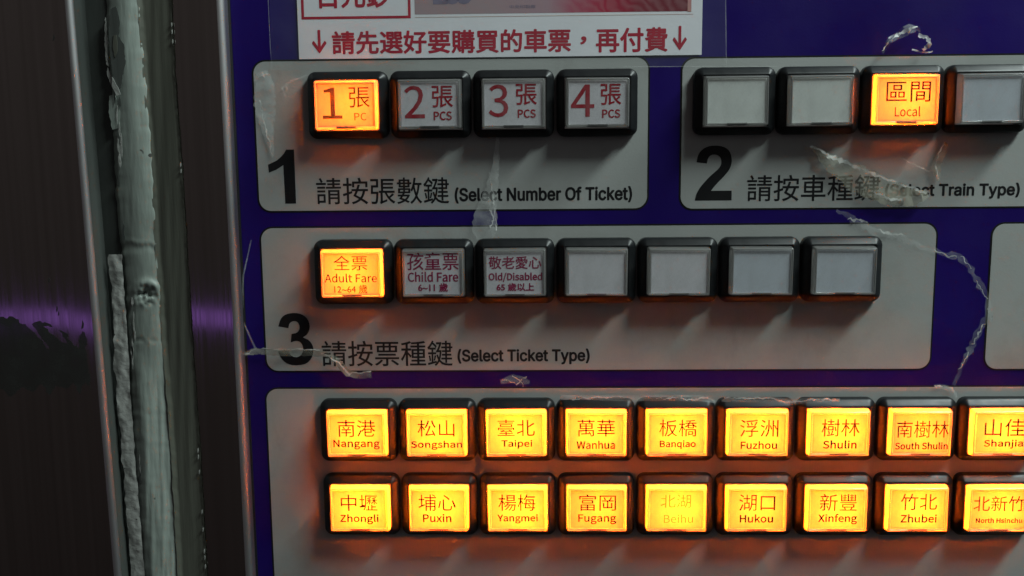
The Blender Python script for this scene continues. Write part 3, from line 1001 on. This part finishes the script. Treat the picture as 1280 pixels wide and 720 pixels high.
rc = random.Random(77)
for k_ in range(22):                                    # paint chipped off or lifting along the bead's near edge
    yy = rc.uniform(110, 720)
    xx = lerp_pts([(0, 133), (110, 140), (200, 143), (330, 155), (470, 164), (600, 171), (720, 180)], yy) + rc.uniform(2.0, 9.0)
    L_, w_ = rc.uniform(5, 17), rc.uniform(0.8, 2.4)
    part('paint_chip', blob('paint_chip', [(xx, yy - L_), (xx + w_ * .7, yy - L_ * .4), (xx + w_, yy + L_ * .3), (xx + w_ * .4 + L_ * .05, yy + L_), (xx - w_ * .5, yy + L_ * .4), (xx - w_ * .3, yy - L_ * .5)], sl, 7.3, 0.1, 0.7, 200 + k_),
         'flake' if k_ % 3 else 'gap', sl)


# ------------------------------------------------------------------ clear tape: sheets, torn flaps, folds with glints painted on
def ribbon_mesh(b, pts, h, amp, seed, root, nx=5, step=4.0, jag=0.3, wob=0.0):
    """pts = (px, py, width px) down the middle of a strip of crumpled tape"""
    r = random.Random(seed)
    rows = []
    for i in range(len(pts) - 1):
        (xa, ya, wa), (xb, yb, wb) = pts[i], pts[i + 1]
        L = math.hypot(xb - xa, yb - ya)
        k = max(2, int(L / step))
        tx, ty = (xb - xa) / L, (yb - ya) / L
        for j in range(k + (1 if i == len(pts) - 2 else 0)):
            t_ = j / k
            x, y, w = xa + (xb - xa) * t_, ya + (yb - ya) * t_, wa + (wb - wa) * t_
            if wob:
                q_ = wob * (noise.noise(Vector((x * 0.11 + seed, y * 0.11, 2.2))) + 0.8 * noise.noise(Vector((x * 0.33, y * 0.33, seed))))
                x, y = x - ty * q_ * 2, y + tx * q_ * 2
                w *= 0.45 + 1.3 * abs(noise.noise(Vector((x * 0.15, y * 0.15, seed + 9))))
            w *= 1 + jag * r.uniform(-0.5, 0.5)
            row = []
            for q in range(nx + 1):
                s_ = q / nx - 0.5
                px, py = x - ty * w * s_, y + tx * w * s_
                hh = h + amp * (0.6 + 0.9 * noise.noise(Vector((px * 0.07 + seed, py * 0.07, seed))) + 0.30 * noise.noise(Vector((px * 0.2, py * 0.2 + seed, seed))) + 0.06 * r.uniform(-1, 1))
                row.append(b.verts.new(root.loc(at(px, py, max(0.2, hh)))))
            rows.append(row)
    for a_, c_ in zip(rows, rows[1:]):
        for q in range(nx):
            b.faces.new((a_[q], a_[q + 1], c_[q + 1], c_[q]))


def tape(label, body, ridges=(), mat='film_crumple', ridge_mat='film_glint', h=0.6, amp=0.8, seed=1, cat='tape', name='tape_scrap', wob=1.0):
    px = sum(p[0] for p in body) / len(body)
    py = sum(p[1] for p in body) / len(body)
    c_ = at(px, py)
    rt = Root(name, c_.x, c_.y)
    props(rt.o, label, cat, 'clear tape scraps on the panel')
    b = bmesh.new()
    ribbon_mesh(b, body, h, amp, seed, rt, wob=wob * 0.8 if wob > 1.5 else 0.0)
    part('film', finish(b, 'film', angle=25), mat, rt)
    for i, rd in enumerate(ridges):
        b = bmesh.new()
        ribbon_mesh(b, rd, h + amp * 0.7, amp * 0.6, seed + 31 * (i + 1), rt, nx=2, step=2.2, jag=0.9, wob=wob)
        part('fold_glint', finish(b, 'fold_glint', angle=20), ridge_mat, rt)
    return rt


# the wide clear sheet that holds the notice
c = at(620, 40)
ts = Root('tape_sheet', c.x, c.y)
props(ts.o, 'wide clear tape sheet covering the notice and sticking out at both its sides', 'tape')
b = bmesh.new()
nx, ny = 70, 24
g = []
for j in range(ny + 1):
    row = []
    for i in range(nx + 1):
        u, v = i / nx, j / ny
        px = (335 + 5 * v) * (1 - u) + (907 + 1 * v) * u
        py = -60 + (89 - 6 * u + 60) * v
        row.append(b.verts.new(ts.loc(at(px, py, 0.75 + 0.10 * noise.noise(Vector((px * 0.02, py * 0.03, 1)))))))
    g.append(row)
for r_, s_ in zip(g, g[1:]):
    for i in range(nx):
        b.faces.new((r_[i], r_[i + 1], s_[i + 1], s_[i]))
part('film', finish(b, 'film'), 'film', ts)
for pts, sd in (([(780, 83.5, 1.0), (880, 83, 1.0), (1000, 83, 0.8)], 3), ([(907, -5, 1.2), (908, 82, 1.0)], 4), ([(335, -5, 0.9), (338, 60, 0.9), (340, 88, 0.8)], 5)):
    b = bmesh.new()
    ribbon_mesh(b, pts, 0.85, 0.12, sd, ts, nx=1, step=6, jag=0.4)
    part('cut_edge', finish(b, 'cut_edge'), 'film_crumple', ts)

tape('crumpled tape scrap with white glints painted on its creases at the corner beside the glowing 1 PC button', [(326, 90, 14), (331, 106, 26), (331, 130, 26), (335, 165, 14), (341, 196, 4)],
     [[(318, 101, 2), (327, 94, 3), (336, 92, 2)], [(326, 88, 2), (331, 97, 3)], [(325, 125, 1.5), (332, 160, 2), (340, 193, 1.5)], [(386, 92, 1), (365, 101, 1.6), (352, 110, 2.4), (357, 122, 1.4)], [(357, 106, 3), (359, 112, 3)]], h=0.5, amp=0.5, seed=2)
tape('clear torn tape tongue hanging from button 3 down over the Number caption', [(622, 172, 4), (620, 205, 9), (615, 235, 14), (608, 262, 27), (605, 288, 32), (603, 300, 12)],
     [[(611, 215, 1.2), (616, 240, 1.4), (621, 288, 1.4)], [(612, 262, 2), (618, 275, 2.4), (613, 285, 1.6)]], h=1.0, amp=0.7, seed=7)
tape('large torn tape flap with a bright fold lying across the train type heading', [(1016, 184, 4), (1040, 205, 22), (1075, 225, 34), (1110, 240, 32), (1140, 247, 22), (1160, 243, 8)],
     [[(1013, 182, 3), (1045, 198, 4.5), (1080, 213, 5), (1115, 226, 4), (1158, 241, 3.5)], [(1090, 238, 3), (1108, 248, 5), (1128, 250, 3)]], mat='film_yellow', h=1.6, amp=1.2, seed=12)
tape('small yellowed tape fold standing below the unlit frosted train button', [(1183, 178, 3), (1178, 192, 9), (1170, 205, 14), (1172, 218, 8), (1173, 226, 3)],
     [[(1180, 180, 1.5), (1168, 205, 2.2), (1173, 224, 2)], [(1124, 196, 0.8), (1145, 207, 1.4), (1162, 214, 1.2)]], mat='film_yellow', h=1.2, amp=1.0, seed=16)
tape('small crumpled tape ball on the blue strip above the Local button', [(1103, 66, 3), (1112, 50, 7), (1124, 44, 10), (1136, 36, 12), (1148, 36, 5), (1150, 40, 2)],
     [[(1118, 46, 2), (1132, 38, 6), (1147, 33, 3)], [(1148, 44, 4), (1158, 46, 8), (1163, 54, 8), (1154, 63, 4)], [(1140, 62, 2), (1150, 66, 2), (1166, 64, 1.6)], [(1103, 64, 1.2), (1110, 52, 1.6), (1122, 44, 1.2)]], h=1.2, amp=1.8, seed=22)
tape('long glinting torn tape edge running down the blue strip right of section 3', [(1046, 262, 6), (1062, 272, 12), (1092, 290, 14), (1120, 296, 8), (1165, 313, 7), (1185, 320, 9), (1200, 319, 12), (1214, 338, 9), (1236, 376, 8), (1232, 400, 13), (1216, 430, 12), (1205, 452, 9), (1192, 482, 10)],
     [[(1060, 273, 2), (1068, 276, 3), (1084, 279, 1.5)], [(1098, 286, 2), (1108, 291, 3.2), (1134, 296, 1.6)], [(1168, 313, 1.6), (1184, 319, 3.2), (1196, 320, 1.6)], [(1201, 320, 1.0), (1208, 328, 1.8), (1214, 336, 1.0)], [(1222, 350, 0.8), (1234, 374, 1.2)], [(1236, 384, 4), (1242, 393, 5), (1239, 402, 2)], [(1230, 404, 1.2), (1222, 420, 2.6), (1214, 430, 1.2)], [(1210, 440, 1.0), (1204, 456, 2.2), (1198, 462, 1.2)]], h=0.4, amp=0.5, seed=27, wob=1.8, mat='film_thin')
tape('yellowed horizontal tape ridge crossing the large black 3', [(306, 442, 5), (320, 439, 8), (350, 441, 8), (385, 441, 8), (405, 442, 8), (420, 450, 7), (434, 466, 9), (448, 470, 7), (464, 468, 9)],
     [[(304, 443, 1.6), (320, 436, 1.4), (400, 437, 1.6)], [(402, 441, 2), (424, 454, 2.4), (436, 470, 3)], [(436, 467, 3), (464, 464, 1.4)]], mat='film_yellow', h=1.4, amp=0.9, seed=33)
tape('fine curved tape crease on the narrow blue margin beside section 3', [(314, 300, 1.5), (304, 345, 1.8), (303, 400, 1.8), (312, 420, 2.2), (320, 437, 3)], mat='film_crumple', h=0.5, amp=0.25, seed=37)
tape('tiny crumpled tape scrap on the blue strip above the Taipei button', [(626, 478, 5), (640, 473, 11), (652, 476, 12), (662, 478, 4)],
     [[(630, 474, 1.4), (645, 481, 2), (658, 470, 1.4)], [(640, 470, 1), (650, 474, 1.6), (655, 483, 1)]], h=0.6, amp=0.9, seed=41)
tape('ragged tape edge along the top of the Wanhua and Banqiao buttons', [(700, 497, 5), (740, 497, 6), (780, 498, 7), (840, 497, 7), (880, 498, 8), (893, 502, 4)],
     [[(715, 499, 1.2), (760, 496, 1.8), (800, 498, 1.2)], [(820, 498, 1.4), (870, 499, 1.8), (884, 497, 3), (894, 502, 2)]], h=4.4, amp=0.5, seed=46)
tape('shiny tape piece with painted white bezel highlights on the Fuzhou and Shulin buttons', [(902, 500, 4), (930, 499, 6), (970, 499, 6), (985, 502, 8), (998, 502, 7), (1012, 500, 6), (1050, 500, 4)],
     [[(905, 498, 1.6), (965, 498, 2), (984, 503, 2.4), (1002, 502, 2), (1010, 499, 2.6), (1045, 499, 1.6)]], h=4.4, amp=0.45, seed=49)  # the white highlights on these bezels are painted as a pale tape strip
tape('small white tape tear above the gap between South Shulin and Shanjia buttons', [(1168, 482, 3), (1182, 484, 6), (1194, 490, 4), (1196, 497, 2)],
     [[(1168, 482, 1.4), (1184, 483, 2.6), (1193, 490, 1.6)]], h=0.5, amp=0.5, seed=53)
